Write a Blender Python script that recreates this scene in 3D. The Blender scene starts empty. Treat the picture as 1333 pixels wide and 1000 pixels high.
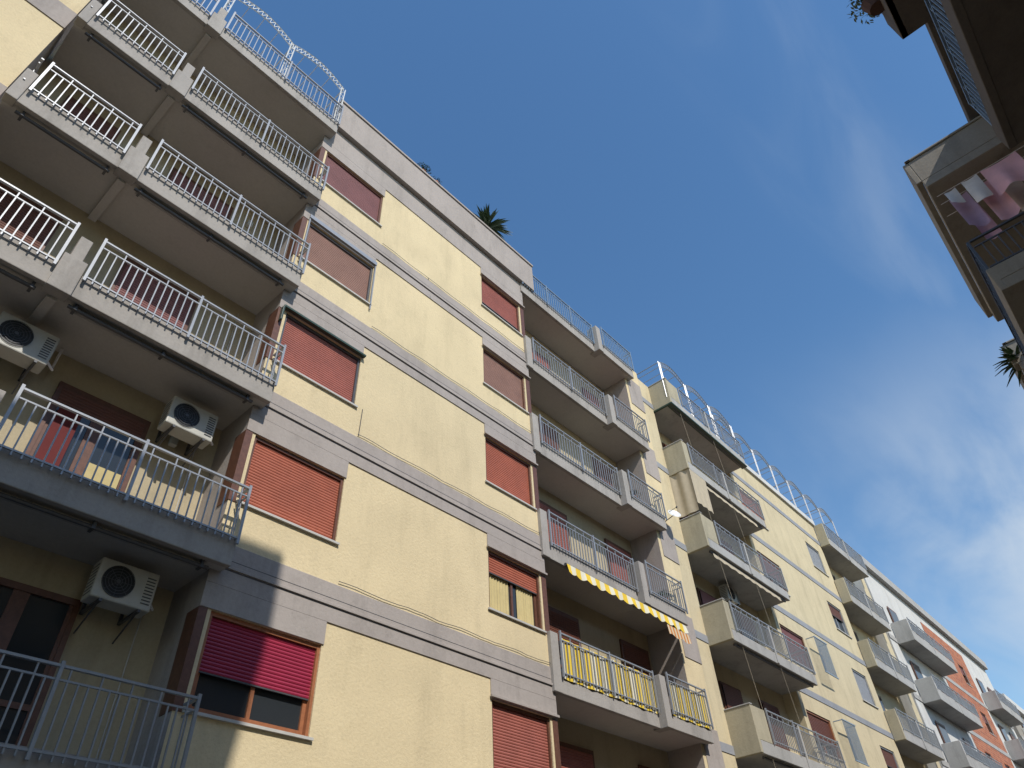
import bpy, math, random
from mathutils import Vector, Matrix
random.seed(7)
D=9.3
def K(k): return 1.6+k*D
sc=bpy.context.scene
# ---------------------------------------------------------------- materials
def nt(name):
    m=bpy.data.materials.new(name); m.use_nodes=True
    t=m.node_tree; b=t.nodes['Principled BSDF']
    return m,t,b
def plaster(name,col,var=0.12,bump=0.3,rough=0.9,streak=0.15,scale=1.0,dirt=0.18):
    m,t,b=nt(name); N=t.nodes; L=t.links
    tc=N.new('ShaderNodeTexCoord')
    def noise(sc_,det,ro,vec=None):
        n=N.new('ShaderNodeTexNoise'); n.inputs['Scale'].default_value=sc_; n.inputs['Detail'].default_value=det; n.inputs['Roughness'].default_value=ro
        L.new(vec or tc.outputs['Object'],n.inputs['Vector']); return n.outputs['Fac']
    def rng(x,a,b_,c,d):
        r=N.new('ShaderNodeMapRange'); r.inputs[1].default_value=a; r.inputs[2].default_value=b_; r.inputs[3].default_value=c; r.inputs[4].default_value=d
        L.new(x,r.inputs[0]); return r.outputs[0]
    def mul(a,b_):
        q=N.new('ShaderNodeMath'); q.operation='MULTIPLY'; L.new(a,q.inputs[0]); L.new(b_,q.inputs[1]); return q.outputs[0]
    mp=N.new('ShaderNodeMapping'); mp.inputs['Scale'].default_value=(2.2,2.2,0.35); L.new(tc.outputs['Object'],mp.inputs['Vector'])
    n3=noise(20,6,.65)
    f=mul(rng(noise(.8*scale,9,.72),.3,.7,1-var,1+var),rng(noise(1,7,.68,mp.outputs[0]),.50,.72,1,1-streak))
    f=mul(f,rng(noise(3.2,8,.78),.50,.70,1.0,1-dirt)); f=mul(f,rng(n3,.3,.7,.945,1.055))
    vm=N.new('ShaderNodeVectorMath'); vm.operation='SCALE'; vm.inputs[0].default_value=col
    L.new(f,vm.inputs['Scale']); L.new(vm.outputs[0],b.inputs['Base Color'])
    bp=N.new('ShaderNodeBump'); bp.inputs['Strength'].default_value=bump; bp.inputs['Distance'].default_value=0.016
    L.new(n3,bp.inputs['Height']); L.new(bp.outputs[0],b.inputs['Normal'])
    b.inputs['Roughness'].default_value=rough
    b.inputs['Specular IOR Level'].default_value=0.2
    return m
def simple(name,col,rough=0.5,metal=0.0,var=0.08,scale=6):
    m,t,b=nt(name); N=t.nodes; L=t.links
    tc=N.new('ShaderNodeTexCoord'); n=N.new('ShaderNodeTexNoise'); n.inputs['Scale'].default_value=scale; n.inputs['Detail'].default_value=7; n.inputs['Roughness'].default_value=.65
    L.new(tc.outputs['Object'],n.inputs['Vector'])
    r=N.new('ShaderNodeMapRange'); r.inputs[1].default_value=0.3; r.inputs[2].default_value=0.7; r.inputs[3].default_value=1-var; r.inputs[4].default_value=1+var
    L.new(n.outputs['Fac'],r.inputs[0])
    vm=N.new('ShaderNodeVectorMath'); vm.operation='SCALE'; vm.inputs[0].default_value=col
    L.new(r.outputs[0],vm.inputs['Scale']); L.new(vm.outputs[0],b.inputs['Base Color'])
    b.inputs['Roughness'].default_value=rough; b.inputs['Metallic'].default_value=metal
    return m
def stripes(name,cols,freq,axis=0):
    m,t,b=nt(name); N=t.nodes; L=t.links
    tc=N.new('ShaderNodeTexCoord'); s=N.new('ShaderNodeSeparateXYZ'); L.new(tc.outputs['Object'],s.inputs[0])
    mu=N.new('ShaderNodeMath'); mu.operation='MULTIPLY'; mu.inputs[1].default_value=freq; L.new(s.outputs[axis],mu.inputs[0])
    fr=N.new('ShaderNodeMath'); fr.operation='FRACT'; L.new(mu.outputs[0],fr.inputs[0])
    cr=N.new('ShaderNodeValToRGB'); cr.color_ramp.interpolation='CONSTANT'
    e=cr.color_ramp.elements
    e[0].position=0; e[0].color=(*cols[0][1],1); e[1].position=cols[1][0]; e[1].color=(*cols[1][1],1)
    for p,c in cols[2:]:
        x=e.new(p); x.color=(*c,1)
    L.new(fr.outputs[0],cr.inputs[0]); L.new(cr.outputs[0],b.inputs['Base Color']); b.inputs['Roughness'].default_value=0.85
    return m
def brick(name):
    m,t,b=nt(name); N=t.nodes; L=t.links
    tc=N.new('ShaderNodeTexCoord'); s=N.new('ShaderNodeSeparateXYZ'); L.new(tc.outputs['Object'],s.inputs[0])
    c=N.new('ShaderNodeCombineXYZ'); L.new(s.outputs[0],c.inputs[0]); L.new(s.outputs[2],c.inputs[1])
    bt=N.new('ShaderNodeTexBrick'); L.new(c.outputs[0],bt.inputs['Vector']); bt.inputs['Scale'].default_value=1
    bt.inputs['Brick Width'].default_value=0.5; bt.inputs['Row Height'].default_value=0.16; bt.inputs['Mortar Size'].default_value=0.016
    bt.inputs['Color1'].default_value=(0.47,0.15,0.06,1); bt.inputs['Color2'].default_value=(0.30,0.08,0.035,1); bt.inputs['Mortar'].default_value=(0.36,0.24,0.18,1)
    L.new(bt.outputs['Color'],b.inputs['Base Color']); b.inputs['Roughness'].default_value=0.9
    return m
CREAM=plaster('cream_stucco',(0.685,0.565,0.355),var=0.10,streak=0.12,dirt=.15,bump=.6)
CREAMD=plaster('loggia_shade_stucco',(0.46,0.39,0.265),var=0.1,streak=0.15)  # taupe-leaning cream, colour also lowered to deepen the loggia shade
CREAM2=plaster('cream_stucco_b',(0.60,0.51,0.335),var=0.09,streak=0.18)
CREAM3=plaster('shaded_parapet_cream',(0.42,0.375,0.27),var=0.1,streak=0.22)  # cream darkened in colour so the balcony sides look less lit
GRAY=plaster('mauve_grey_stucco',(0.385,0.342,0.312),var=0.09,streak=0.2)
CONC=plaster('balcony_grey_plaster',(0.375,0.348,0.318),var=0.10,streak=0.28)
SOFF=plaster('balcony_soffit_bounce',(0.50,0.47,0.43),var=0.07,streak=0.06,bump=0.12,dirt=.12)  # soffit colour raised above the fascia grey to carry street bounce light
CONC2=plaster('pale_balcony_plaster',(0.40,0.39,0.37),var=0.10,streak=0.25)
BAND2=plaster('blue_grey_band',(0.30,0.31,0.33),var=0.08)
WHITE=plaster('white_plaster',(0.60,0.59,0.56),var=0.08,streak=0.2)
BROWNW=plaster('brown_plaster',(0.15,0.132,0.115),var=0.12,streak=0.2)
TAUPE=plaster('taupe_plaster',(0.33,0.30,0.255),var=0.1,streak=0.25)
BRICK=brick('red_brick')
METAL=simple('grey_painted_metal',(0.34,0.35,0.365),0.4,0.35)
METALD=simple('dark_metal',(0.10,0.10,0.105),0.45,0.4)
METALW=simple('white_painted_metal',(0.68,0.68,0.66),0.4)
METALB=simple('blue_grey_metal',(0.25,0.32,0.40),0.4,0.2)
GREEN=simple('dark_green_paint',(0.02,0.05,0.035),0.5)
WOOD=simple('brown_wood',(0.13,0.056,0.034),0.45,var=0.25,scale=14)
WOODO=simple('orange_wood',(0.33,0.13,0.06),0.4,var=0.2,scale=14)
SH={'maroon':simple('shutter_maroon',(0.24,0.10,0.095),0.55,var=0.14,scale=2),
 'mute':simple('shutter_muted',(0.30,0.165,0.125),0.6,var=0.14,scale=2),
 'red':simple('shutter_red',(0.36,0.115,0.084),0.55,var=0.15,scale=2),
 'orange':simple('shutter_orange_red',(0.42,0.125,0.072),0.55,var=0.15,scale=2),
 'crimson':simple('shutter_crimson',(0.32,0.022,0.055),0.45,var=0.12,scale=2),
 'brown':simple('shutter_brown',(0.16,0.06,0.04),0.5),
 'grey':simple('shutter_grey',(0.35,0.36,0.38),0.5)}
GLASS=simple('window_glass',(0.03,0.035,0.04),0.06,var=0.02)
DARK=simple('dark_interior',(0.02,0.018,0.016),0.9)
MARBLE=simple('pale_marble_sill',(0.50,0.48,0.44),0.5)
PLAST=simple('ac_white_plastic',(0.50,0.49,0.44),0.5)
BLACK=simple('black_plastic',(0.015,0.015,0.015),0.5)
CURT=simple('curtain_cream',(0.55,0.45,0.22),0.9)
REDCL=simple('red_curtain',(0.13,0.02,0.02),0.9)
CANVAS=simple('beige_canvas',(0.46,0.39,0.28),0.9)
PINK=simple('pink_cloth',(0.80,0.48,0.56),0.9); WCL=simple('white_cloth',(0.78,0.75,0.75),0.9); PURP=simple('lilac_cloth',(0.50,0.36,0.52),0.9)
LEAF=simple('leaf_green',(0.05,0.085,0.035),0.55,var=0.4,scale=9); TRUNK=simple('trunk_brown',(0.12,0.085,0.055),0.9)
POT=simple('brown_pot',(0.10,0.05,0.035),0.8); TERRA=simple('terracotta',(0.35,0.14,0.07),0.8)
YSTR=stripes('yellow_striped_fabric',[(0,(0.76,0.54,0.05)),(0.38,(0.72,0.68,0.54)),(0.55,(0.22,0.23,0.22)),(0.64,(0.72,0.68,0.54)),(0.80,(0.76,0.54,0.05))],2.6)
AWN=stripes('awning_stripes',[(0,(0.78,0.53,0.04)),(0.5,(0.72,0.68,0.52))],2.6)
AWNO=stripes('awning_orange_stripes',[(0,(0.55,0.20,0.04)),(0.5,(0.60,0.50,0.34))],6.0)
ASPH=plaster('asphalt',(0.05,0.05,0.05),var=0.2,bump=0.4); PAVE=plaster('paving_stone',(0.28,0.27,0.25),var=0.15); KERB=plaster('kerb_stone',(0.35,0.34,0.32))
GRND=plaster('ground_soil',(0.16,0.14,0.11),var=0.2,scale=0.2); PAINT=simple('road_paint',(0.75,0.75,0.72),0.7)
ROOFM=plaster('roof_membrane',(0.25,0.24,0.23))
# ---------------------------------------------------------------- mesh helpers
class MB:
    def __init__(s): s.v=[]; s.f=[]
    def box(s,x0,x1,y0,y1,z0,z1):
        if x0>x1:x0,x1=x1,x0
        if y0>y1:y0,y1=y1,y0
        if z0>z1:z0,z1=z1,z0
        i=len(s.v)
        s.v+=[(x0,y0,z0),(x1,y0,z0),(x1,y1,z0),(x0,y1,z0),(x0,y0,z1),(x1,y0,z1),(x1,y1,z1),(x0,y1,z1)]
        s.f+=[(i,i+3,i+2,i+1),(i+4,i+5,i+6,i+7),(i,i+1,i+5,i+4),(i+1,i+2,i+6,i+5),(i+2,i+3,i+7,i+6),(i+3,i,i+4,i+7)]
    def prism(s,pts,z0,z1):
        i=len(s.v); n=len(pts)
        s.v+=[(a,b,z0) for a,b in pts]+[(a,b,z1) for a,b in pts]
        s.f.append(tuple(range(i+n-1,i-1,-1))); s.f.append(tuple(range(i+n,i+2*n)))
        for k in range(n):
            k2=(k+1)%n; s.f.append((i+k,i+k2,i+n+k2,i+n+k))
    def quad(s,a,b,c,d):
        i=len(s.v); s.v+=[tuple(a),tuple(b),tuple(c),tuple(d)]; s.f.append((i,i+1,i+2,i+3))
    def tube(s,p,q,r,n=6,r2=None):
        p=Vector(p); q=Vector(q); d=(q-p); 
        if d.length<1e-6: return
        d.normalize(); a=d.orthogonal().normalized(); b=d.cross(a); r2=r if r2 is None else r2
        i=len(s.v)
        for k in range(n):
            t=2*math.pi*k/n; o=a*math.cos(t)+b*math.sin(t)
            s.v.append(tuple(p+o*r)); s.v.append(tuple(q+o*r2))
        for k in range(n):
            k2=(k+1)%n
            s.f.append((i+2*k,i+2*k2,i+2*k2+1,i+2*k+1))
        s.f.append(tuple(i+2*k for k in range(n))[::-1]); s.f.append(tuple(i+2*k+1 for k in range(n)))
    def path(s,pts,r,n=5):
        for a,b in zip(pts[:-1],pts[1:]): s.tube(a,b,r,n)
class Group:
    def __init__(s,name,loc=None):
        s.e=bpy.data.objects.new(name,None); sc.collection.objects.link(s.e); s.p={}
    def part(s,name,mat,bevel=0,smooth=False):
        if name not in s.p: s.p[name]=(MB(),mat,bevel,smooth)
        return s.p[name][0]
    def done(s):
        for n,(mb,mat,bev,sm) in s.p.items():
            if not mb.v: continue
            me=bpy.data.meshes.new(n); me.from_pydata(mb.v,[],mb.f); me.materials.append(mat); me.update()
            if sm:
                for p in me.polygons: p.use_smooth=True
            o=bpy.data.objects.new(n,me); sc.collection.objects.link(o); o.parent=s.e
            if bev:
                md=o.modifiers.new('bevel','BEVEL'); md.width=bev; md.segments=2; md.limit_method='ANGLE'
def holes_wall(mb,x0,x1,z0,z1,y,n,holes,depth=0.16):
    xs=sorted(set([x0,x1]+[h[0] for h in holes]+[h[1] for h in holes])); zs=sorted(set([z0,z1]+[h[2] for h in holes]+[h[3] for h in holes]))
    for a,b in zip(xs[:-1],xs[1:]):
        for c,d in zip(zs[:-1],zs[1:]):
            mx,mz=(a+b)/2,(c+d)/2
            if any(h[0]<mx<h[1] and h[2]<mz<h[3] for h in holes): continue
            if n<0: mb.quad((a,y,c),(b,y,c),(b,y,d),(a,y,d))
            else: mb.quad((b,y,c),(a,y,c),(a,y,d),(b,y,d))
    yi=y-n*depth
    for (a,b,c,d) in holes:
        mb.quad((a,y,c),(a,yi,c),(b,yi,c),(b,y,c)); mb.quad((a,y,d),(b,y,d),(b,yi,d),(a,yi,d))
        mb.quad((a,y,c),(a,y,d),(a,yi,d),(a,yi,c)); mb.quad((b,y,c),(b,yi,c),(b,yi,d),(b,y,d))
def slats(mb,x0,x1,z0,z1,y,n,pitch=0.055):
    k=max(1,int(round((z1-z0)/pitch))); p=(z1-z0)/k
    for i in range(k):
        a=z0+i*p; pts=[(a,0),(a+p*0.12,0.010),(a+p*0.5,0.016),(a+p*0.88,0.010),(a+p,0)]
        for (za,oa),(zb,ob) in zip(pts[:-1],pts[1:]):
            mb.quad((x0,y+n*oa,za),(x1,y+n*oa,za),(x1,y+n*ob,zb),(x0,y+n*ob,zb))
def window(g,x0,x1,z0,z1,y,n=-1,col='red',closed=1.0,frame=('frame_wood',WOOD),sill=True,curtain=False,depth=0.16):
    Y=lambda o:y-n*o
    fr=g.part(frame[0],frame[1]); w=0.05
    fr.box(x0,x0+w,Y(0.03),Y(depth),z0,z1); fr.box(x1-w,x1,Y(0.03),Y(depth),z0,z1)
    fr.box(x0+w,x1-w,Y(0.035),Y(depth),z1-0.06,z1); fr.box(x0+w,x1-w,Y(0.05),Y(depth),z0,z0+0.04)
    zb=z1-0.06-(z1-z0-0.1)*closed
    slats(g.part('shutter_'+col,SH[col]),x0+w,x1-w,zb,z1-0.06,Y(0.085),n)
    g.part('shutter_end_bar',METALD).box(x0+w,x1-w,Y(0.07),Y(0.10),zb-0.02,zb)
    if closed<0.97:
        gl=g.part('window_glass',GLASS); gl.box(x0+w,x1-w,Y(0.145),Y(0.155),z0+0.04,z1-0.06)
        m=(x0+x1)/2
        for xx in (x0+w,m-0.04,x1-w-0.06):
            fr.box(xx,xx+0.06,Y(0.11),Y(0.143),z0+0.04,z1-0.08)
        fr.box(x0+w+.06,x1-w-.06,Y(0.112),Y(0.142),z0+0.04,z0+0.1)
        if curtain:
            cu=g.part('curtain',CURT)
            nn=24
            for half in ((x0+w+.08,m-.08),(m+.16,x1-w-.08)):
                for i in range(nn):
                    a=half[0]+(half[1]-half[0])*i/nn; b=half[0]+(half[1]-half[0])*(i+1)/nn
                    oa=0.132+0.012*math.sin(i*1.9); ob=0.132+0.012*math.sin((i+1)*1.9)
                    cu.quad((a,Y(oa),z0+.1),(b,Y(ob),z0+.1),(b,Y(ob),z1-.1),(a,Y(oa),z1-.1))
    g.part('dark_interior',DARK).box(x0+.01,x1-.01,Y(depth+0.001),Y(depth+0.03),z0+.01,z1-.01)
    if sill: g.part('sills',MARBLE).box(x0-0.05,x1+0.05,Y(-0.05),Y(0.028),z0-0.04,z0-0.002)
def railing(g,x0,x1,y,z0,z1,name='railing',mat=METAL,pitch=0.115,post=1.25):
    r=g.part(name,mat)
    r.box(x0,x1,y-0.022,y+0.022,z1-0.03,z1); r.box(x0,x1,y-0.012,y+0.012,z1-0.17,z1-0.148); r.box(x0,x1,y-0.014,y+0.014,z0+0.04,z0+0.065)
    n=max(1,int((x1-x0)/post)); px=[x0+(x1-x0)*i/n for i in range(n+1)]
    for p in px:
        r.box(p-0.02,p+0.02,y-0.03,y+0.01,z0-0.04,z1+0.035)
    m=max(2,int((x1-x0)/pitch))
    for i in range(1,m):
        p=x0+(x1-x0)*i/m+random.uniform(-.004,.004)
        top=z1-0.03 if i%3==0 else z1-0.148
        r.box(p-0.0095,p+0.0095,y-0.010,y+0.010,z0-0.02,top)
def railing_y(g,x,y0,y1,z0,z1,name='railing',mat=METAL,pitch=0.115):
    r=g.part(name,mat)
    r.box(x-0.022,x+0.022,y0,y1,z1-0.03,z1); r.box(x-0.012,x+0.012,y0,y1,z1-0.17,z1-0.148); r.box(x-.014,x+.014,y0,y1,z0+.04,z0+.065)
    m=max(2,int((y1-y0)/pitch))
    for i in range(1,m):
        p=y0+(y1-y0)*i/m
        r.box(x-0.008,x+0.008,p-0.008,p+0.008,z0-.02,z1-0.15)
def arches(g,xs,y,z0,ztop,rise,name='arch_metal',mat=METALW,depth=1.0,k=1.0):
    a=g.part(name,mat)
    for x in xs:
        for yy in (y,y+depth):
            a.tube((x-.06,yy,z0),(x-.06,yy,ztop),0.014*k,5); a.tube((x+.06,yy,z0),(x+.06,yy,ztop),0.014*k,5)
            z=z0; s=1
            while z<ztop-0.16:
                a.tube((x-.06*s,yy,z),(x+.06*s,yy,z+.16),0.007*k,4); z+=0.16; s=-s
        a.tube((x,y,ztop),(x,y+depth,ztop),0.016*k,5)
    for xa,xb in zip(xs[:-1],xs[1:]):
        for yy in (y,y+depth):
            N=14; lo=[];hi=[]
            for i in range(N+1):
                t=i/N; x=xa+(xb-xa)*t; h=rise*math.sin(math.pi*t)
                lo.append((x,yy,ztop-0.26+h)); hi.append((x,yy,ztop+h))
            a.path(lo,0.014*k); a.path(hi,0.016*k)
            for i in range(N):
                a.tube(lo[i],hi[i+1],0.009*k,4); a.tube(hi[i],lo[i],0.008*k,4)
        for t in (0.25,0.5,0.75):
            x=xa+(xb-xa)*t; h=rise*math.sin(math.pi*t); a.tube((x,y,ztop+h),(x,y+depth,ztop+h),0.012*k,4)
def ac_unit(x,y,z,n=-1,s=1.0):
    g=Group('air_conditioner'); b=g.part('body',PLAST,0.02); w,h,d=0.8*s,0.55*s,0.3*s
    b.box(x-w/2,x+w/2,y-d/2,y+d/2,z-h/2,z+h/2)
    yf=y+n*(d/2+0.006); cx=x-0.12*s; R=0.215*s
    gr=g.part('fan_opening',BLACK); gr.tube((cx,y+n*(d/2-.02),z),(cx,yf,z),R,28)
    ri=g.part('fan_grille',METALD)
    for rr in (0.05,0.09,0.13,0.17,0.215):
        pts=[(cx+rr*s*math.cos(t*math.pi/12),yf+n*.012,z+rr*s*math.sin(t*math.pi/12)) for t in range(25)]
        ri.path(pts,0.004,4)
    for k in range(8):
        t=k*math.pi/4; ri.tube((cx,yf+n*.01,z),(cx+R*math.cos(t),yf+n*.01,z+R*math.sin(t)),0.003,4)
    g.part('fan_hub',METALD).tube((cx,yf,z),(cx,yf+n*.014,z),0.03,12)
    ve=g.part('side_vents',METALD)
    for i in range(9): ve.box(x+w/2-.16*s,x+w/2-.04*s,yf-.004,yf+.004,z-h*.35+i*.045*s,z-h*.35+i*.045*s+.014)
    for i in range(8): ve.box(x-w/2-.004,x-w/2+.004,y-d*.35,y+d*.35,z-h*.38+i*.055*s,z-h*.38+i*.055*s+.016)
    br=g.part('bracket',METALD)
    for xx in (x-w*.32,x+w*.32):
        br.box(xx-.02,xx+.02,y-n*(-.16*s),y-n*.42*s,z-h/2-.04,z-h/2-.001); br.box(xx-.02,xx+.02,y-n*.38*s,y-n*.42*s,z-h/2-.04,z+h*.2)
        br.tube((xx,y+n*.1*s,z-h/2-.03),(xx,y-n*.40*s,z-h/2-.3*s),0.012,4)
    pi=g.part('pipe',WCL); pi.path([(x+w/2,y,z-.1),(x+w/2+.12,y-n*.1,z-.12),(x+w/2+.14,y-n*.35*s,z+.1),(x+w/2+.14,y-n*.35*s,z+.5)],0.02)
    g.done(); return g
def yucca(name,x,y,z,trunk,ln,nl,spread=1.0):
    g=Group(name); t=g.part('trunk',TRUNK); t.tube((x,y,z),(x+.05,y+.02,z+trunk),0.09,8,0.07)
    l=g.part('leaves',LEAF)
    for i in range(nl):
        az=random.uniform(0,2*math.pi); el=math.radians(random.uniform(-15,85)); L=ln*random.uniform(.7,1.1)
        d=Vector((math.cos(az)*math.cos(el),math.sin(az)*math.cos(el),math.sin(el))); side=Vector((-math.sin(az),math.cos(az),0))
        up=side.cross(d)*-1
        p=Vector((x+.05,y+.02,z+trunk+random.uniform(-.12,.08))); w=[0.025,0.045,0.034,0.002]; prev=None
        for k in range(4):
            f=k/3; c=p+d*L*f+Vector((0,0,-1))*L*0.28*f*f*math.cos(el)
            a=c-side*w[k]*spread; b=c+side*w[k]*spread; m=c-up*0.012
            if prev: l.quad(prev[0],prev[2],m,a); l.quad(prev[2],prev[1],b,m)
            prev=(a,b,m)
    g.done()
def planter_bush(name,x,y,z,r,n=160,w=0.03,flat=0.6,pot=TERRA):
    g=Group(name); l=g.part('leaves',LEAF)
    g.part('pot',pot).tube((x,y,z),(x,y,z+.25),0.12,10,0.16)
    for i in range(n):
        az=random.uniform(0,6.28); el=random.uniform(-.3,1.5); rr=r*random.uniform(.3,1.0)
        c=Vector((x+math.cos(az)*math.cos(el)*rr,y+math.sin(az)*math.cos(el)*rr,z+.3+math.sin(el)*rr*flat))
        d=Vector((random.gauss(0,1),random.gauss(0,1),random.gauss(0,.6))).normalized(); s=d.orthogonal().normalized()
        l.quad(c-d*w*2,c-s*w,c+d*w*2,c+s*w)
    g.done()
# ================================================================= BUILDING 1
g=Group('apartment_building')
YB=D+1.0
sill=[.335,.670,1.003,1.335,1.667]; fl=[.230,.565,.898,1.230,1.562]; TOP=1.896
XL0,XL1=.461*D,.662*D; XR0,XR1=1.075*D,1.258*D; XC0,XC1=.442*D,1.280*D
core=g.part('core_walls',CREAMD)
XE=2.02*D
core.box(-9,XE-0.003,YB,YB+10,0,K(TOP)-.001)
g.part('roof_deck',ROOFM).box(-9,XE-.003,YB,YB+10,K(TOP),K(TOP)+.05)
hs=[]
for s in sill:
    hs.append((XL0,XL1,K(s),K(s+.144))); hs.append((XR0,XR1,K(s),K(s+.144)))
gf=[(5.0,7.6,0.15,2.7),(9.2,11.4,0.15,2.7)]
fc=g.part('facade_cream',CREAM)
holes_wall(fc,XC0,XC1,0,K(1.856),D,-1,hs+gf)
for a,b,c,d in gf:
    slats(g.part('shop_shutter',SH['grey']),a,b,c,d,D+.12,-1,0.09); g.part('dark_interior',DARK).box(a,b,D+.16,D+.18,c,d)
rw=g.part('return_walls',GRAY); rw.box(XC0+.001,XC0+.1,D+.002,YB,0,K(1.856)); rw.box(XC1-.1,XC1-.001,D+.002,YB,0,K(1.856))
gr=g.part('grey_bands',GRAY,0.006)
P=0.022
for i,s in enumerate(sill):
    b0,b1=s+.184,s+.255
    if i<4:
        gr.box(XC0-.01,XC1+.01,D-P,D-.0005,K(b0),K(b1))
    else:
        gr.box(XC0-.01,XC1+.01,D-P,D-.0005,K(b0),K(1.94))
    gr.box(XC0-.01,XL1+.03,D-P,D-.0005,K(s+.1445),K(b0)); gr.box(XR0-.03,XC1+.01,D-P,D-.0005,K(s+.1445),K(b0))
    gr.box(XR0-.06,XC1+.02,D-.075,D-P-.0005,K(s+.1445)+.02,K(s+.1445)+.07)
    if i<4:
        gr.box(XC0-.02,XC1+.02,D-.05,D-P-.0005,K(b0)+.27,K(b0)+.315)
        g.part('groove_lines',METALD).box(XC0,XC1,D-P-.003,D-P-.0005,K(b0)+.245,K(b0)+.262)
        g.part('groove_lines',METALD).box(XC0,XC1,D-P-.003,D-P-.0005,K(b0)+.40,K(b0)+.408)
gr.box(XC0-.01,XC1+.01,D-P,D-.0005,K(sill[0]-.335+.184),K(sill[0]-.335+.255))
cw=g.part('corner_wood',WOOD)
for s in sill:
    cw.box(XC0-.012,XL0-.06,D-.012,D+.32,K(s-.004),K(s+.144)); cw.box(XR1+.06,XC1+.012,D-.012,D+.4,K(s-.004),K(s+.144))
WO=('frame_orange',WOODO)
window(g,XL0,XL1,K(sill[0]),K(sill[0]+.144),D,col='crimson',closed=.60,frame=WO)
window(g,XL0,XL1,K(sill[1]),K(sill[1]+.144),D,col='orange')
window(g,XL0,XL1,K(sill[2]),K(sill[2]+.144),D,col='red',frame=('frame_grey',METALD))
window(g,XL0,XL1,K(sill[3]),K(sill[3]+.144),D,col='mute',frame=('frame_grey',METALD))
window(g,XL0,XL1,K(sill[4]),K(sill[4]+.144),D,col='maroon')
window(g,XR0,XR1,K(sill[0]),K(sill[0]+.144),D,col='red')
window(g,XR0,XR1,K(sill[1]),K(sill[1]+.144),D,col='orange',closed=.33,curtain=True)
window(g,XR0,XR1,K(sill[2]),K(sill[2]+.144),D,col='orange')
window(g,XR0,XR1,K(sill[3]),K(sill[3]+.144),D,col='mute')
window(g,XR0,XR1,K(sill[4]),K(sill[4]+.144),D,col='red',closed=.80)
XP0,XP1=.458*D,1.335*D
pa=g.part('roof_parapet',GRAY,0.01)
pa.box(XP0,XP1,D-.16,D+.15,K(1.9405),K(2.075)); pa.box(XP0-.02,XP1+.02,D-.2,D+.2,K(2.0755),K(2.085))
g.part('parapet_rail',METALB).box(XP0,XP1,D-.01,D+.01,K(2.085)+.12,K(2.085)+.15)
for i in range(9): g.part('parapet_rail',METALB).box(XP0+.05+i*1.0,XP0+.08+i*1.0,D-.01,D+.01,K(2.0852),K(2.085)+.12)
holes_wall(fc,-9,-1.3,0,K(1.95),D,-1,[(-5.2,-3.4,K(s),K(s+.144)) for s in sill])
for s in sill:
    window(g,-5.2,-3.4,K(s),K(s+.144),D,col='red')
    gr.box(-9,-1.29,D-P,D-.0005,K(s+.184),K(s+.255))
rw.box(-1.4,-1.302,D+.002,YB,0,K(1.95))
con=g.part('balcony_concrete',CONC,0.012); so=g.part('balcony_soffits',SOFF)
YL=.967*D; BX0,BX1=-1.22,.459*D
for i,f in enumerate(fl+[TOP]):
    z=K(f)
    so.box(BX0+.002,BX1-.002,YL+.101,YB-.002,z-.24,z)
    con.box(BX0,BX1,YL,YL+.1,z-.26,z+.2); con.box(BX0,BX0+.1,YL+.1005,D-.01,z+.001,z+.2); con.box(BX1-.1,BX1,YL+.1005,D-.03,z+.001,z+.2)
    con.box(.56,.90,YL-.05,YL+.16,z-.30,z+.42); con.box(.64,.82,YL-.03,YL+.14,z+.421,z+.90)
    con.box(BX0-.015,BX0+.16,YL-.03,YL+.16,z-.27,z+.6)
    so.box(.66,.80,YL+.161,YB-.003,z-.34,z-.241)
    railing(g,BX0+.2,.52,YL-.06,z+.10,z+1.03); railing(g,.94,BX1-.03,YL-.06,z+.10,z+1.03)
    railing_y(g,BX1-.04,YL-.05,D-.05,z+.1,z+1.03); railing_y(g,BX0+.05,YL-.05,D-.02,z+.22,z+1.03)
    if i in (1,2,3,4):
        aw=g.part('awning_rolls',METALD); aw.tube((.95,YL+.14,z-.33),(4.0,YL+.14,z-.33),0.03,8)
        g.part('awning_fabric_roll',CONC).tube((1.0,YL+.20,z-.30),(3.95,YL+.20,z-.30),0.045,8)
        if i!=1: aw.tube((-1.0,YL+.14,z-.33),(.5,YL+.14,z-.33),0.03,8)
        for xx in (-.9,.45,1.05,2.4,3.9): aw.box(xx-.02,xx+.02,YL+.1,YL+.24,z-.36,z-.242)
def door(x0,x1,zf,h,y,col,cl,fr=('frame_wood',WOOD)):
    f=g.part(fr[0],fr[1]); f.box(x0-.07,x0,y-.06,y,zf,zf+h); f.box(x1,x1+.07,y-.06,y,zf,zf+h); f.box(x0-.07,x1+.07,y-.06,y,zf+h,zf+h+.09)
    m=(x0+x1)/2; f.box(m-.05,m+.05,y-.045,y,zf,zf+h)
    for a,b in((x0,m-.05),(m+.05,x1)):
        f.box(a,a+.05,y-.04,y-.001,zf,zf+h); f.box(b-.05,b,y-.04,y-.001,zf,zf+h); f.box(a+.05,b-.05,y-.04,y-.001,zf+.9,zf+.97)
    g.part('window_glass',GLASS).box(x0,x1,y-.02,y-.0015,zf,zf+h)
    if cl>0: slats(g.part('shutter_'+col,SH[col]),x0,x1,zf+h-h*cl,zf+h,y-.055,-1)
cols=['brown','brown','maroon','maroon','brown']; cls=[.0,.12,.8,.6,.5]
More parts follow.
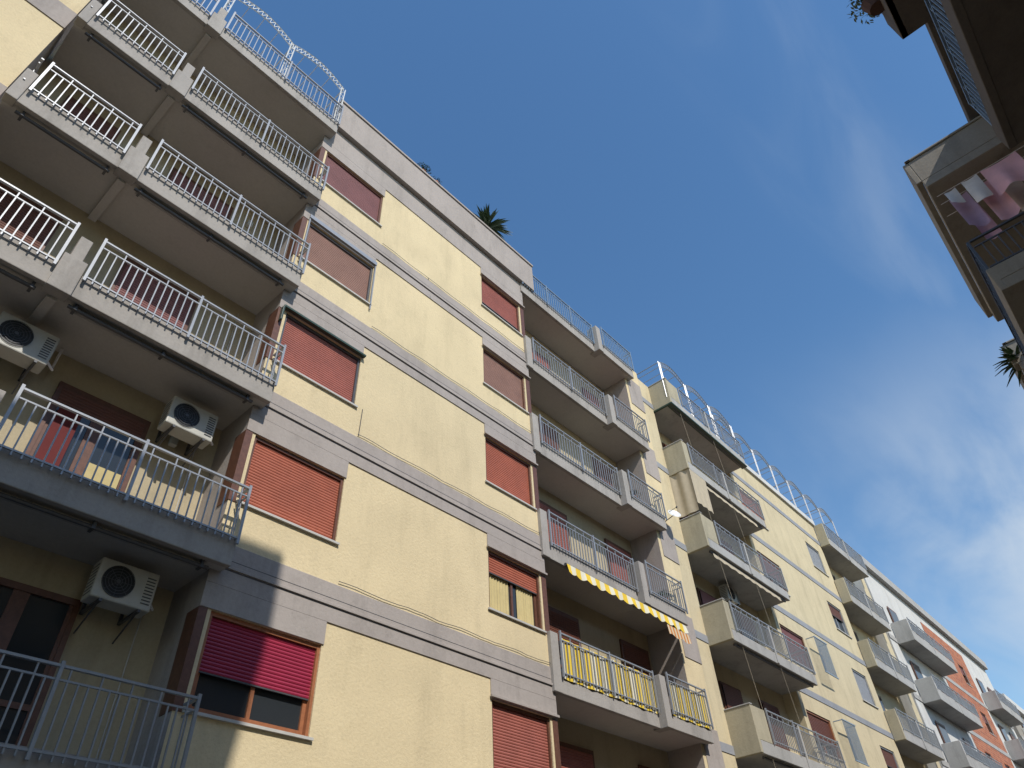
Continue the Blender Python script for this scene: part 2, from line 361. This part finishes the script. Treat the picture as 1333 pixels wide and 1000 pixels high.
for i,f in enumerate(fl):
    z=K(f); door(1.55,2.85,z,2.25,YB,cols[i],cls[i]); door(-.6,.3,z,2.25,YB,'brown',cls[i]*.7)
    cols2=['red','brown','red','brown','red']
    door(13.0,14.3,z,2.25,YB,cols2[i],.5); door(16.3,17.5,z,2.25,YB,cols2[i],.7)
    if i in(1,3,4):
        g.part('wall_lamp',PLAST,.01).box(3.3,3.42,YB-.1,YB-.001,z+2.1,z+2.28)
    g.part('conduit',MARBLE).path([(3.75,YB-.02,z),(3.75,YB-.02,z+2.6)],.010,5)
g.part('red_curtain',REDCL).box(1.62,1.95,YB-.09,YB-.075,K(fl[1])+.05,K(fl[1])+1.9)
g.part('white_curtain',CURT).box(2.3,2.78,YB-.09,YB-.075,K(fl[1])+.05,K(fl[1])+1.2)
X20,X2M,X21=1.272*D,1.712*D,1.935*D
YA,YBq=D-.07,D-.26
for i,f in enumerate(fl+[1.925]):
    z=K(f); top=(i==5)
    so.box(X20+.002,X2M,YA+.101,YB-.002,z-.24,z); so.box(X2M+.001,X21-.002,YBq+.101,YB-.002,z-.242,z)
    con.box(X20,X2M,YA,YA+.1,z-.26,z+.2); con.box(X2M+.001,X21,YBq,YBq+.1,z-.262,z+.2); con.box(X21-.1,X21,YBq+.1005,D,z+.001,z+.2)
    if not top:
        con.box(X20-.02,X20+.24,YA-.03,YA+.2,z-.27,z+1.0)
    con.box(X2M-.13,X2M+.13,YBq-.03,YA+.2,z-.275,z+.95)
    rn=('railing_blue',METALB) if top else ('railing',METAL)
    railing(g,X20+(.28 if not top else .02),X2M-.17,YA-.05,z+.10,z+1.03,*rn); railing(g,X2M+.18,X21-.02,YBq-.05,z+.10,z+1.03,*rn)
    railing_y(g,X21-.03,YBq-.04,D-.03,z+.1,z+1.03,*rn)
holes_wall(fc,X21-.25,XE,0,K(2.0),D,-1,[])
rw.box(X21-.25,X21-.15,D+.002,YB,0,K(2.0)-.002); core.box(X21-.149,XE-.004,D+.003,YB-.003,0,K(2.0)-.004)
for s in sill: gr.box(X21-.1,XE,D-P,D-.0005,K(s+.11),K(s+.255))
cb=g.part('cables',METALD)
for s in sill[:4]:
    pts=[]
    for j in range(30):
        pts.append((6.3+j*.19,D-.03,K(s+.262)+.012*math.sin(j*.9)+random.uniform(-.006,.006)))
    cb.path(pts,0.006,4)
cb.tube((6.35,D-.01,K(1.005)),(6.33,D-.012,K(.93)),0.008,4)
cb.path([(7.9,D-.01,K(1.60)),(7.93,D-.01,K(1.55)),(8.0,D-.02,K(1.52))],.008,4)
gn=g.part('green_awning_cassette',GREEN,0.008)
z=K(sill[2]+.146)
gn.box(XL0-.12,XL1+.05,D-.11,D-.023,z-.015,z+.04); gn.box(XL0-.14,XL0-.10,D-.11,D-.02,z-.40,z-.015)
sf=g.part('awning_side_frame',METAL)
for xx in (XL0-.02,XL1+.02):
    sf.box(xx-.015,xx+.015,D-.05,D-.023,K(sill[3]-.02),K(sill[3]+.15))
sf.box(XL0-.04,XL1+.04,D-.07,D-.0231,K(sill[3]+.1505),K(sill[3]+.163))
g.done()
p=Group('rooftop_pergola'); arches(p,[-1.1,.75,2.5,BX1-.1],YL+.02,K(TOP)+.2,K(2.125),.30,depth=1.6,k=1.1)
p.done()
ac_unit(.36*D,1.055*D,K(.815)); ac_unit(.345*D,1.055*D,K(.495)); ac_unit(.08*D,1.055*D,K(.815))
yucca('yucca_plant',10.72,D+.38,K(2.0),1.95,.92,120,1.1); planter_bush('roof_shrub',.80*D,D+.05,K(2.085)+.02,.32,260,.024)
planter_bush('roof_shrub',.86*D,D+.05,K(2.085)+.02,.24,160,.022)
planter_bush('balcony_plant',1.80*D,YBq+.3,K(fl[3])+.25,.3,200,.03); planter_bush('balcony_plant',1.87*D,YBq+.3,K(fl[2])+.2,.3,200,.03)
a=Group('striped_awning'); f=a.part('valance',AWN); ro=a.part('roller',METALD)
xa,xb=1.33*D,1.90*D; ya=D-.33; za=K(.871)-.14
ro.tube((xa,ya+.05,za),(xb,ya+.05,za),.04,8)
n=240
def vy(x): return ya-.03+.02*math.sin(x*7)
for i in range(n):
    x0=xa+(xb-xa)*i/n; x1=xa+(xb-xa)*(i+1)/n
    h0=.20+.06*abs(math.sin(x0*2.6*math.pi)); h1=.20+.06*abs(math.sin(x1*2.6*math.pi))
    f.quad((x0,vy(x0),za-h0),(x1,vy(x1),za-h1),(x1,ya,za),(x0,ya,za))
o=a.part('end_flap',AWNO)
for i in range(14):
    x0=xb-1.1+i*.08; o.quad((x0,ya-.06,za-.55+.03*math.sin(i)),(x0+.08,ya-.06,za-.55+.03*math.sin(i+1)),(x0+.08,ya-.03,za-.27),(x0,ya-.03,za-.27))
a.done()
a=Group('striped_balcony_screen'); f=a.part('fabric',YSTR)
z=K(fl[1])
def cloth(f,x0,x1,y,z0,z1,amp=.010,n=90):
    for i in range(n):
        a_=x0+(x1-x0)*i/n; b_=x0+(x1-x0)*(i+1)/n
        ya_=y+amp*math.sin(a_*19)+amp*math.sin(a_*7); yb_=y+amp*math.sin(b_*19)+amp*math.sin(b_*7)
        f.quad((a_,ya_,z0+.01*math.sin(a_*9)),(b_,yb_,z0+.01*math.sin(b_*9)),(b_,yb_,z1),(a_,ya_,z1))
cloth(f,X20+.32,X2M-.2,YA-.022,z+.05,z+.93); cloth(f,X2M+.2,X21-.05,YBq-.022,z+.05,z+.86)
a.done()
a=Group('satellite_dish'); d=a.part('dish',METALW,0,True); c=Vector((XE-.35,D-.38,K(1.275))); ax=Vector((-.45,-.75,.5)).normalized(); u=ax.orthogonal().normalized(); v=ax.cross(u)
R=.22; prev=None
for j in range(6):
    r=R*j/5; ring=[c+ax*(.25*(r*r)/R)+(u*math.cos(t*math.pi/10)+v*math.sin(t*math.pi/10))*r for t in range(20)]
    if prev:
        for t in range(20): d.quad(prev[t],prev[(t+1)%20],ring[(t+1)%20],ring[t])
    prev=ring
m=a.part('arm',METALD); m.tube(c-v*R*.9,c+ax*.28,.009,5); m.tube(c,Vector((XE-.35,D,K(1.275)-.1)),.015,6); m.tube(c+ax*.25,c+ax*.31,.025,8); a.done()
# ================================================================= BUILDING 2
g=Group('apartment_building'); F2=[.227,.553,.88,1.207,1.534]; T2=1.86
B0,B1=XE,4.38*D; YR=D+.55
c2=g.part('core_walls',CREAM2); c2.box(B0,B1,YR,YR+10,0,K(T2)); 
L0,L1=2.10*D,2.735*D; M0=3.75*D
hs=[]
for f in F2: hs+= [(2.77*D,2.99*D,K(f+.108),K(f+.25)),(3.50*D,3.67*D,K(f+.108),K(f+.25))]
w=g.part('facade_cream',CREAM2); holes_wall(w,L1,M0,0,K(1.97),D,-1,hs); holes_wall(w,B0,L0,0,K(1.97),D,-1,[])
w.box(L1,L1+.1,D+.003,YR,0,K(1.97)-.003); w.box(M0-.1,M0,D+.003,YR,0,K(1.97)-.003); w.box(L0-.1,L0,D+.003,YR,0,K(1.97)-.003)
holes_wall(w,4.30*D,B1,0,K(1.97),D,-1,[])
bd=g.part('blue_grey_bands',BAND2,0.005)
for f in F2+[T2]:
    bd.box(L1,M0,D-.02,D-.0005,K(f)-.14,K(f)+.10); bd.box(B0,L0,D-.02,D-.0005,K(f)-.14,K(f)+.1)
g.part('parapet',WHITE,0.01).box(L1-.02,M0+.02,D-.1,D+.15,K(1.9703),K(2.0))
g.part('parapet',WHITE,0.01).box(L1-.02,B1,D+.4,D+.6,K(1.9703),K(2.0))
clA=['brown','brown','maroon','maroon','orange']; clB=['grey','brown','grey','brown','grey']
for i,f in enumerate(F2):
    window(g,2.77*D,2.99*D,K(f+.108),K(f+.25),D,col=clA[i],closed=[.5,.7,1,.6,.95][i],frame=WO if i in(1,4) else ('frame_wood',WOOD))
    window(g,3.50*D,3.67*D,K(f+.108),K(f+.25),D,col=clB[i],closed=[.95,.5,.95,.4,.95][i],frame=('frame_grey',METAL))
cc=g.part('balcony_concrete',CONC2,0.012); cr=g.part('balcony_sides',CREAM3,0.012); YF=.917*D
sf2=g.part('balcony_soffits',CONC2)
for i,f in enumerate(F2+[T2]):
    z=K(f)
    sf2.box(L0+.111,L1-.003,YF+.091,YR-.002,z-.2,z); cc.box(L0+.12,L1,YF-.012,YF+.09,z-.22,z+.12)
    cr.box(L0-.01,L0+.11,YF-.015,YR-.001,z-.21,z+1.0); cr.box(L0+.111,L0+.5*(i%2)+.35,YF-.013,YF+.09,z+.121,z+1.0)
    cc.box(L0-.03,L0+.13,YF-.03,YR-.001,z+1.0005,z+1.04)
    railing(g,L0+.4+.5*(i%2),L1-.03,YF-.03,z+.16,z+1.03,mat=METAL,post=1.5)
    railing_y(g,L1-.03,YF-.02,D-.02,z+.1,z+1.03)
    cc.box((L0+L1)/2-.05,(L0+L1)/2+.05,YF-.045,YF+.089,z-.21,z+1.02)
    if i in (0,5):
        gt=g.part('green_trim',GREEN); gt.box(L0-.03,L1+.02,YF-.04,YF+.2,z-.28,z-.222); gt.box(L0-.03,L0+.05,YF+.201,YR-.1,z-.28,z-.222)
    if i>=1:
        g.part('awning_rolls',METALD).tube((L0+.3,YF+.12,z-.27),(L1-.2,YF+.12,z-.27),0.04,8)
        vl=g.part('awning_valance',CANVAS)
        if i in (3,4):
            for j in range(60):
                xx0=L0+.4+j*.08; vl.quad((xx0,YF+.06,z-.44-.02*math.sin(j)),(xx0+.08,YF+.06,z-.44-.02*math.sin(j+1)),(xx0+.08,YF+.08,z-.28),(xx0,YF+.08,z-.28))
        fr=g.part('awning_ropes',CANVAS)
        for xx in (L0+.7,L0+3.2): fr.tube((xx,YF+.05,z-.2),(xx+.02,YF-.04,z-2.1),.0045,4)
    d0=L0+1.2
    for dx in(0,2.6):
        if i<5:
            f_=g.part('frame_wood',WOOD); f_.box(d0+dx,d0+dx+1.3,YR-.05,YR-.001,z,z+2.25); g.part('window_glass',GLASS).box(d0+dx+.08,d0+dx+1.22,YR-.06,YR-.051,z+.1,z+2.15)
            slats(g.part('shutter_'+clA[i],SH[clA[i]]),d0+dx+.06,d0+dx+1.24,z+2.25-[.5,1.8,.6,1.2,1.6][i],z+2.2,YR-.075,-1)
    YG=.95*D; X0,X1=3.74*D,4.30*D
    sf2.box(X0+.101,X1-.003,YG+.101,YR-.002,z-.2,z); cc.box(X0+.1005,X1,YG-.012,YG+.1,z-.22,z+.2); cr.box(X0-.01,X0+.1,YG-.014,D-.03,z-.21,z+1.0)
    railing(g,X0+.15,X1-.03,YG-.03,z+.2,z+1.03); cc.box((X0+X1)/2-.06,(X0+X1)/2+.06,YG-.045,YG+.09,z-.21,z+1.02)
    if i<5:
        g.part('frame_wood',WOOD).box(X0+1,X0+2.4,YR-.05,YR-.001,z,z+2.25); g.part('window_glass',GLASS).box(X0+1.1,X0+2.3,YR-.06,YR-.051,z+.1,z+2.15)
cv=g.part('canvas_drape',CANVAS); z=K(F2[4])
for i in range(30):
    a0=YF+(YR-YF)*.75*i/30; a1=YF+(YR-YF)*.75*(i+1)/30
    cv.quad((L0+.03+.03*math.sin(a0*14),a0,z-.2),(L0+.03+.03*math.sin(a1*14),a1,z-.2),(L0+.03+.02*math.sin(a1*14),a1,z-1.9),(L0+.03+.02*math.sin(a0*14),a0,z-1.9))
for i in range(16):
    x0=L0+.02+i*.07; cv.quad((x0,YF-.02+.02*math.sin(i*1.3),z-1.6),(x0+.07,YF-.02+.02*math.sin((i+1)*1.3),z-1.6),(x0+.07,YF-.02,z-.24),(x0,YF-.02,z-.24))
pj=g.part('projecting_shutter',METALB)
for i in (1,2):
    x0,x1=3.05*D-.3,3.05*D+.9
    for j in range(12):
        pj.box(x0+j*.1,x0+j*.1+.02,D-.35,D-.33,K(F2[i]+.11),K(F2[i]+.25))
    pj.box(x0,x1,D-.36,D-.32,K(F2[i]+.25),K(F2[i]+.25)+.04); pj.box(x0,x1,D-.36,D-.32,K(F2[i]+.11)-.04,K(F2[i]+.11)); pj.box(x0,x0+.03,D-.32,D,K(F2[i]+.25),K(F2[i]+.25)+.03); pj.box(x1-.03,x1,D-.32,D,K(F2[i]+.25),K(F2[i]+.25)+.03)
g.done()
p=Group('rooftop_pergola')
arches(p,[L0+.05+(L1-L0-.1)*i/3 for i in range(4)],YF+.1,K(T2)+.1,K(2.075),.32,name='arch_metal_grey',mat=METAL,depth=1.4,k=1.2)
arches(p,[L1+.1+(4.2*D-L1)*i/7 for i in range(8)],D+.05,K(1.99),K(2.20),.36,name='arch_metal_grey',mat=METAL,depth=1.4,k=1.3)
p.done()
ac_unit(L0+2.9,YR-.35,K(F2[3])-.65,s=1.0); ac_unit(L0+3.3,YR-.35,K(F2[1])-.65)
# ================================================================= BUILDING 3 / 4
def block(name,x0,x1,yw,top,fls,bays,wallm,bandm,conm,pr,bricks=None,wins=()):
    g=Group(name); hs=[]
    for f in fls:
        for a,b in wins: hs.append((a,b,K(f+.1),K(f+.24)))
    g.part('core_walls',wallm).box(x0,x1,yw+.3,yw+10,0,K(top))
    g.part('end_wall',wallm).box(x0+.002,x0+.2,yw+.002,yw+.299,0,K(top)-.002); g.part('end_wall',wallm).box(x1-.2,x1-.002,yw+.002,yw+.299,0,K(top)-.002)
    holes_wall(g.part('facade',wallm),x0,x1,0,K(top),yw,-1,hs)
    for i,f in enumerate(fls):
        for a,b in wins: window(g,a,b,K(f+.1),K(f+.24),yw,col=random.choice(['brown','grey','red','maroon']),closed=random.choice([.4,.95,.7]))
    if bricks: 
        for a,b in bricks:
            hs2=[h for h in hs if h[0]>a and h[1]<b]
            holes_wall(g.part('brick_panel',BRICK),a,b,K(-.1),K(top-.07),yw-.02,-1,hs2,depth=.02)
    c=g.part('balcony_concrete',conm,0.012)
    for f in fls:
        z=K(f); g.part('bands',bandm).box(x0,x1,yw-.04,yw-.0205,z-.15,z+.12)
        for a,b in bays:
            c.box(a,b,yw-pr,yw-.041,z-.2,z); c.box(a,b,yw-pr-.01,yw-pr+.09,z-.21,z+.35)
            c.box(a-.01,a+.1,yw-pr-.012,yw-.042,z-.205,z+.95); c.box((a+b)/2-.08,(a+b)/2+.08,yw-pr-.03,yw-pr+.09,z-.2,z+1)
            railing(g,a+.15,b-.03,yw-pr-.03,z+.36,z+1.03)
            fr=g.part('door_frame',WOOD); fr.box(a+.8,a+2.2,yw-.08,yw-.042,z+.01,z+2.2); g.part('window_glass',GLASS).box(a+.9,a+2.1,yw-.09,yw-.081,z+.1,z+2.1)
            fr.box(b-2.0,b-.9,yw-.08,yw-.042,z+.01,z+2.2)
    g.part('parapet',conm,0.01).box(x0-.02,x1,yw-.25,yw+.3,K(top)+.002,K(top)+.55)
    g.done()
block('apartment_building',4.42*D,7.1*D,D,1.98,[.22,.55,.88,1.21,1.54],[(4.55*D,5.35*D),(6.4*D,7.0*D)],WHITE,CONC2,CONC2,.9,bricks=[(5.42*D,6.35*D)],wins=[(5.6*D,5.6*D+1.3),(6.05*D,6.05*D+1.3)])
block('apartment_building',7.2*D,11*D,D-.1,1.75,[.2,.52,.84,1.16,1.48],[(7.4*D,8.3*D),(9*D,10*D)],TAUPE,CONC2,WHITE,1.0,wins=[(8.5*D,8.5*D+1.5)])
block('apartment_building',11.1*D,18*D,D,1.9,[.2,.52,.84,1.16,1.48],[(11.5*D,12.4*D),(14*D,15*D),(16*D,17*D)],CREAM2,BAND2,CONC2,1.0,wins=[(13*D,13*D+1.5)])
# ================================================================= OPPOSITE BUILDING (right)
def Z(z): return z+1.6
g=Group('apartment_building'); YW=-2.75
wl_=g.part('walls',TAUPE)
OX0,OX1=3.6,60
hs=[]
xs=[6.2+i*5.6 for i in range(9)]
for f in (2.4,5.4,8.4):
    for x in xs: hs.append((x,x+1.3,Z(f+.9),Z(f+2.3)))
holes_wall(wl_,OX0,OX1,0,Z(11.9),YW,1,hs)
for h in hs: window(g,h[0],h[1],h[2],h[3],YW,n=1,col='brown',closed=.7)
g.part('core',BROWNW).box(OX0,OX1,YW-10,YW-.2,0,Z(11.9)); wl_.box(OX0,OX0+.1,YW-.2,YW-.003,0,Z(11.88))
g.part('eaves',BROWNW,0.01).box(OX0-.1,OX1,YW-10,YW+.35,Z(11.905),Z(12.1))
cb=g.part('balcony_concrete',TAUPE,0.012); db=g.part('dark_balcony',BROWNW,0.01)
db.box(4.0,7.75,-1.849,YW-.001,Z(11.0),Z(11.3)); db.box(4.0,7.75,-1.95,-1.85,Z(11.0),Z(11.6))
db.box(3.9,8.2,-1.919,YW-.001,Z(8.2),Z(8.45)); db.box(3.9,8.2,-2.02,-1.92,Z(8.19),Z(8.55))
railing(g,3.95,8.15,-1.97,Z(8.5),Z(9.35),name='railing_dark',mat=METALB); railing_y(g,8.15,YW,-1.98,Z(8.5),Z(9.35),name='railing_dark',mat=METALB)
railing(g,4.05,7.7,-1.9,Z(11.6),Z(12.1),name='railing_dark',mat=METALB)
cb.box(3.9,8.2,-1.95,YW-.001,Z(2.2),Z(2.45))
def obal(x0,x1,z,solid):
    cb.box(x0+.001,x1-.001,-1.199,YW-.001,Z(z-.2),Z(z))
    if solid:
        cb.box(x0,x1,-1.2,-1.1,Z(z)+.001,Z(z+.62)); cb.box(x0,x0+.1,-1.201,YW-.001,Z(z)+.001,Z(z+.62)); cb.box(x1-.1,x1,-1.201,YW-.001,Z(z)+.001,Z(z+.62))
        cb.box(x0-.03,x1+.03,-1.26,-1.16,Z(z+.621),Z(z+.67)); cb.box(x0-.03,x0+.12,-1.159,YW,Z(z+.621),Z(z+.67))
        cb.box(x0-.015,x0+.03,-1.21,YW-.001,Z(z-.21),Z(z-.15))
    else:
        cb.box(x0,x1,-1.21,-1.12,Z(z-.2),Z(z+.3)); cb.box(x0-.001,x0+.1,-1.119,YW,Z(z)+.001,Z(z+.3))
        railing(g,x0+.1,x1-.05,-1.16,Z(z+.3),Z(z+1.03),name='railing_grey',mat=METALD); railing_y(g,x0+.05,YW,-1.2,Z(z+.3),Z(z+1.03),name='railing_grey',mat=METALD)
for (a,b) in ((10.56,15.2),(17.3,22.5),(24.5,30),(33,38),(41,47)):
    obal(a,b,11.0,True); obal(a,b,8.2,False); obal(a,b,5.2,False)
g.done()
l=Group('hanging_laundry'); ln=l.part('line',WCL)
for xx in (10.72,10.95,11.3): ln.tube((xx,-1.25,Z(10.62)),(xx,YW,Z(10.62)),.006,4)
def sheet(nm,mat,y0,y1,x,z0,z1):
    f=l.part(nm,mat,0,True); nx,nz=20,10
    def pt(i,j):
        y=y0+(y1-y0)*i/nx; t=j/nz; return (x+.06*t*math.sin(y*15)+.03*t*math.sin(y*6),y,z1+(z0-z1)*t+.03*t*math.sin(y*8)-.03*math.sin(math.pi*i/nx))
    for i in range(nx):
        for j in range(nz): f.quad(pt(i,j),pt(i+1,j),pt(i+1,j+1),pt(i,j+1))
sheet('pink_sheet',PINK,-1.98,-2.55,10.72,Z(9.95),Z(10.62)); sheet('white_shirt',WCL,-1.66,-1.92,10.72,Z(10.05),Z(10.62)); sheet('pale_towel',WCL,-1.36,-1.55,10.72,Z(10.2),Z(10.6))
sheet('lilac_cloth',PURP,-1.38,-1.68,10.95,Z(9.75),Z(10.6)); sheet('pink_towel',PINK,-1.78,-2.1,10.95,Z(9.6),Z(10.6)); sheet('lilac_towel',PURP,-1.5,-1.75,11.3,Z(9.7),Z(10.6)); sheet('white_towel',WCL,-2.15,-2.45,11.3,Z(9.6),Z(10.6)); l.done()
planter_bush('balcony_plant',7.2,-1.78,Z(11.3),.34,300,.022,pot=POT); yucca('palm_plant',17.4,-1.3,Z(10.7),.5,.6,60)
# ================================================================= tall building behind (casts the shade)
az=(-.32,-.947); el=math.radians(44); tp=math.tan(el)
xe=4.85+ (D-YW)*az[0]/-az[1]; ztop=K(.60)+(D-YW)*tp/-az[1]
g=Group('apartment_building'); hs=[]
for f in range(1,6):
    for x in (-12,-8.5,-5): 
        if f*3.1+3.2<ztop-1.5: hs.append((x,x+1.4,f*3.1+1.6,f*3.1+3.0))
holes_wall(g.part('walls',CREAM2),-16,xe,0,ztop,YW,1,hs)
for h in hs: window(g,*h,YW,n=1,col='brown',closed=.6)
g.part('core',CREAM2).prism([(-16,YW-10),(xe-4.5,YW-10),(xe,YW-.18),(-16,YW-.18)],0,ztop)
g.part('walls2',CREAM2).box(xe-.1,xe-.001,YW-.18,YW-.001,0,ztop)
g.part('cornice',WHITE,0.01).prism([(-16,YW-10),(xe-4.2,YW-10),(xe+.4,YW+.05),(-16,YW+.05)],ztop-1.4,ztop+.05)
g.done()
# ================================================================= ground
def plain(name,mat,b):
    m=MB(); m.box(*b); me=bpy.data.meshes.new(name); me.from_pydata(m.v,[],m.f); me.materials.append(mat); o=bpy.data.objects.new(name,me); sc.collection.objects.link(o)
plain('ground',GRND,(-900,900,-900,900,-1,-0.004)); plain('road',ASPH,(-300,400,.3,6.9,-.003,.004))
plain('pavement',PAVE,(-300,400,-2.75,.15,-.002,.13)); plain('pavement',PAVE,(-300,400,7.05,9.29,-.002,.13))
plain('kerb',KERB,(-300,400,.151,.3,-.002,.135)); plain('kerb',KERB,(-300,400,6.9,7.049,-.002,.135))
m=MB()
for i in range(60): m.box(-60+i*5,-57.5+i*5,3.55,3.67,.005,.008)
me=bpy.data.meshes.new('road_markings'); me.from_pydata(m.v,[],m.f); me.materials.append(PAINT); o=bpy.data.objects.new('road_markings',me); sc.collection.objects.link(o)
# ================================================================= light
S=Vector((az[0]*math.cos(el),az[1]*math.cos(el),math.sin(el)))
sd=bpy.data.lights.new('sun','SUN'); sd.energy=4.1; sd.angle=math.radians(.5); sd.color=(1,.95,.87)
so_=bpy.data.objects.new('sun',sd); sc.collection.objects.link(so_); so_.rotation_euler=S.to_track_quat('Z','Y').to_euler()
w=bpy.data.worlds.new("World"); sc.world=w; w.use_nodes=True; t=w.node_tree; N=t.nodes; L=t.links
bg=N['Background']; sky=N.new('ShaderNodeTexSky'); sky.sky_type='NISHITA'; sky.sun_disc=False; sky.sun_elevation=el; sky.sun_rotation=math.atan2(az[0],az[1])%(2*math.pi)
sky.altitude=0; sky.air_density=1.25; sky.dust_density=.3; sky.ozone_density=2.2
hsv=N.new('ShaderNodeHueSaturation'); hsv.inputs['Saturation'].default_value=1.2; hsv.inputs['Value'].default_value=1.08; L.new(sky.outputs[0],hsv.inputs['Color'])
tc=N.new('ShaderNodeTexCoord'); sp=N.new('ShaderNodeSeparateXYZ'); L.new(tc.outputs['Generated'],sp.inputs[0])
def M(op,a,b=None,c=None,clamp=False):
    n=N.new('ShaderNodeMath'); n.operation=op; n.use_clamp=clamp
    for i,x in enumerate((a,b,c)):
        if x is None: continue
        if isinstance(x,(int,float)): n.inputs[i].default_value=x
        else: L.new(x,n.inputs[i])
    return n.outputs[0]
zc=M('MAXIMUM',sp.outputs[2],.05); u=M('DIVIDE',sp.outputs[0],zc); v=M('DIVIDE',sp.outputs[1],zc)
cx=N.new('ShaderNodeCombineXYZ'); L.new(u,cx.inputs[0]); L.new(v,cx.inputs[1])
def smooth(x,a,b):
    r=N.new('ShaderNodeMapRange'); r.interpolation_type='SMOOTHSTEP'; r.inputs[1].default_value=a; r.inputs[2].default_value=b; L.new(x,r.inputs[0]); return r.outputs[0]
def wisps(rot,scl,nscale,rough,dist,a,b):
    mp=N.new('ShaderNodeMapping'); mp.inputs['Rotation'].default_value=(0,0,math.radians(rot)); mp.inputs['Scale'].default_value=scl; L.new(cx.outputs[0],mp.inputs[0])
    no=N.new('ShaderNodeTexNoise'); no.inputs['Scale'].default_value=nscale; no.inputs['Detail'].default_value=9; no.inputs['Roughness'].default_value=rough; no.inputs['Distortion'].default_value=dist; L.new(mp.outputs[0],no.inputs['Vector'])
    return smooth(no.outputs['Fac'],a,b)
n1=wisps(-14,(.7,1.9,1),1.5,.52,.5,.26,.72)
n2=wisps(8,(1.0,4.0,1),1.6,.52,.8,.36,.80)
lowm=M('MULTIPLY',smooth(u,1.05,2.3),smooth(v,.75,.0))
st=M('MULTIPLY',smooth(M('ABSOLUTE',M('SUBTRACT',v,M('MULTIPLY',u,-.03))) ,.15,.0),M('MULTIPLY',smooth(u,.2,.6),.20))
fac=M('MAXIMUM',M('MULTIPLY',M('ADD',M('MULTIPLY',n1,.9),M('MULTIPLY',n2,.2)),lowm),M('MULTIPLY',n2,st))
fac=M('MULTIPLY',fac,.85,clamp=True)
mx=N.new('ShaderNodeMix'); mx.data_type='RGBA'; L.new(fac,mx.inputs[0]); L.new(hsv.outputs[0],mx.inputs[6]); mx.inputs[7].default_value=(4.0,4.6,5.3,1)
L.new(mx.outputs[2],bg.inputs[0]); bg.inputs[1].default_value=.15
# ================================================================= camera
U=Vector((-61.5,-1010,915)).normalized(); X=Vector((1070.5,752,915)); X=(X-U*X.dot(U)).normalized(); Yv=U.cross(X)
right=Vector((X.x,Yv.x,U.x)); down=Vector((X.y,Yv.y,U.y)); fwd=Vector((X.z,Yv.z,U.z))
cam=bpy.data.cameras.new('camera'); co=bpy.data.objects.new('camera',cam); sc.collection.objects.link(co)
R=Matrix((right,-down,-fwd)).transposed().to_4x4(); co.matrix_world=Matrix.Translation((0,0,1.6))@R
cam.sensor_width=36; cam.lens=915/1333*36; cam.clip_end=3000; cam.clip_start=.05
sc.camera=co
sc.view_settings.view_transform='Standard'; sc.view_settings.look='None'; sc.view_settings.exposure=0
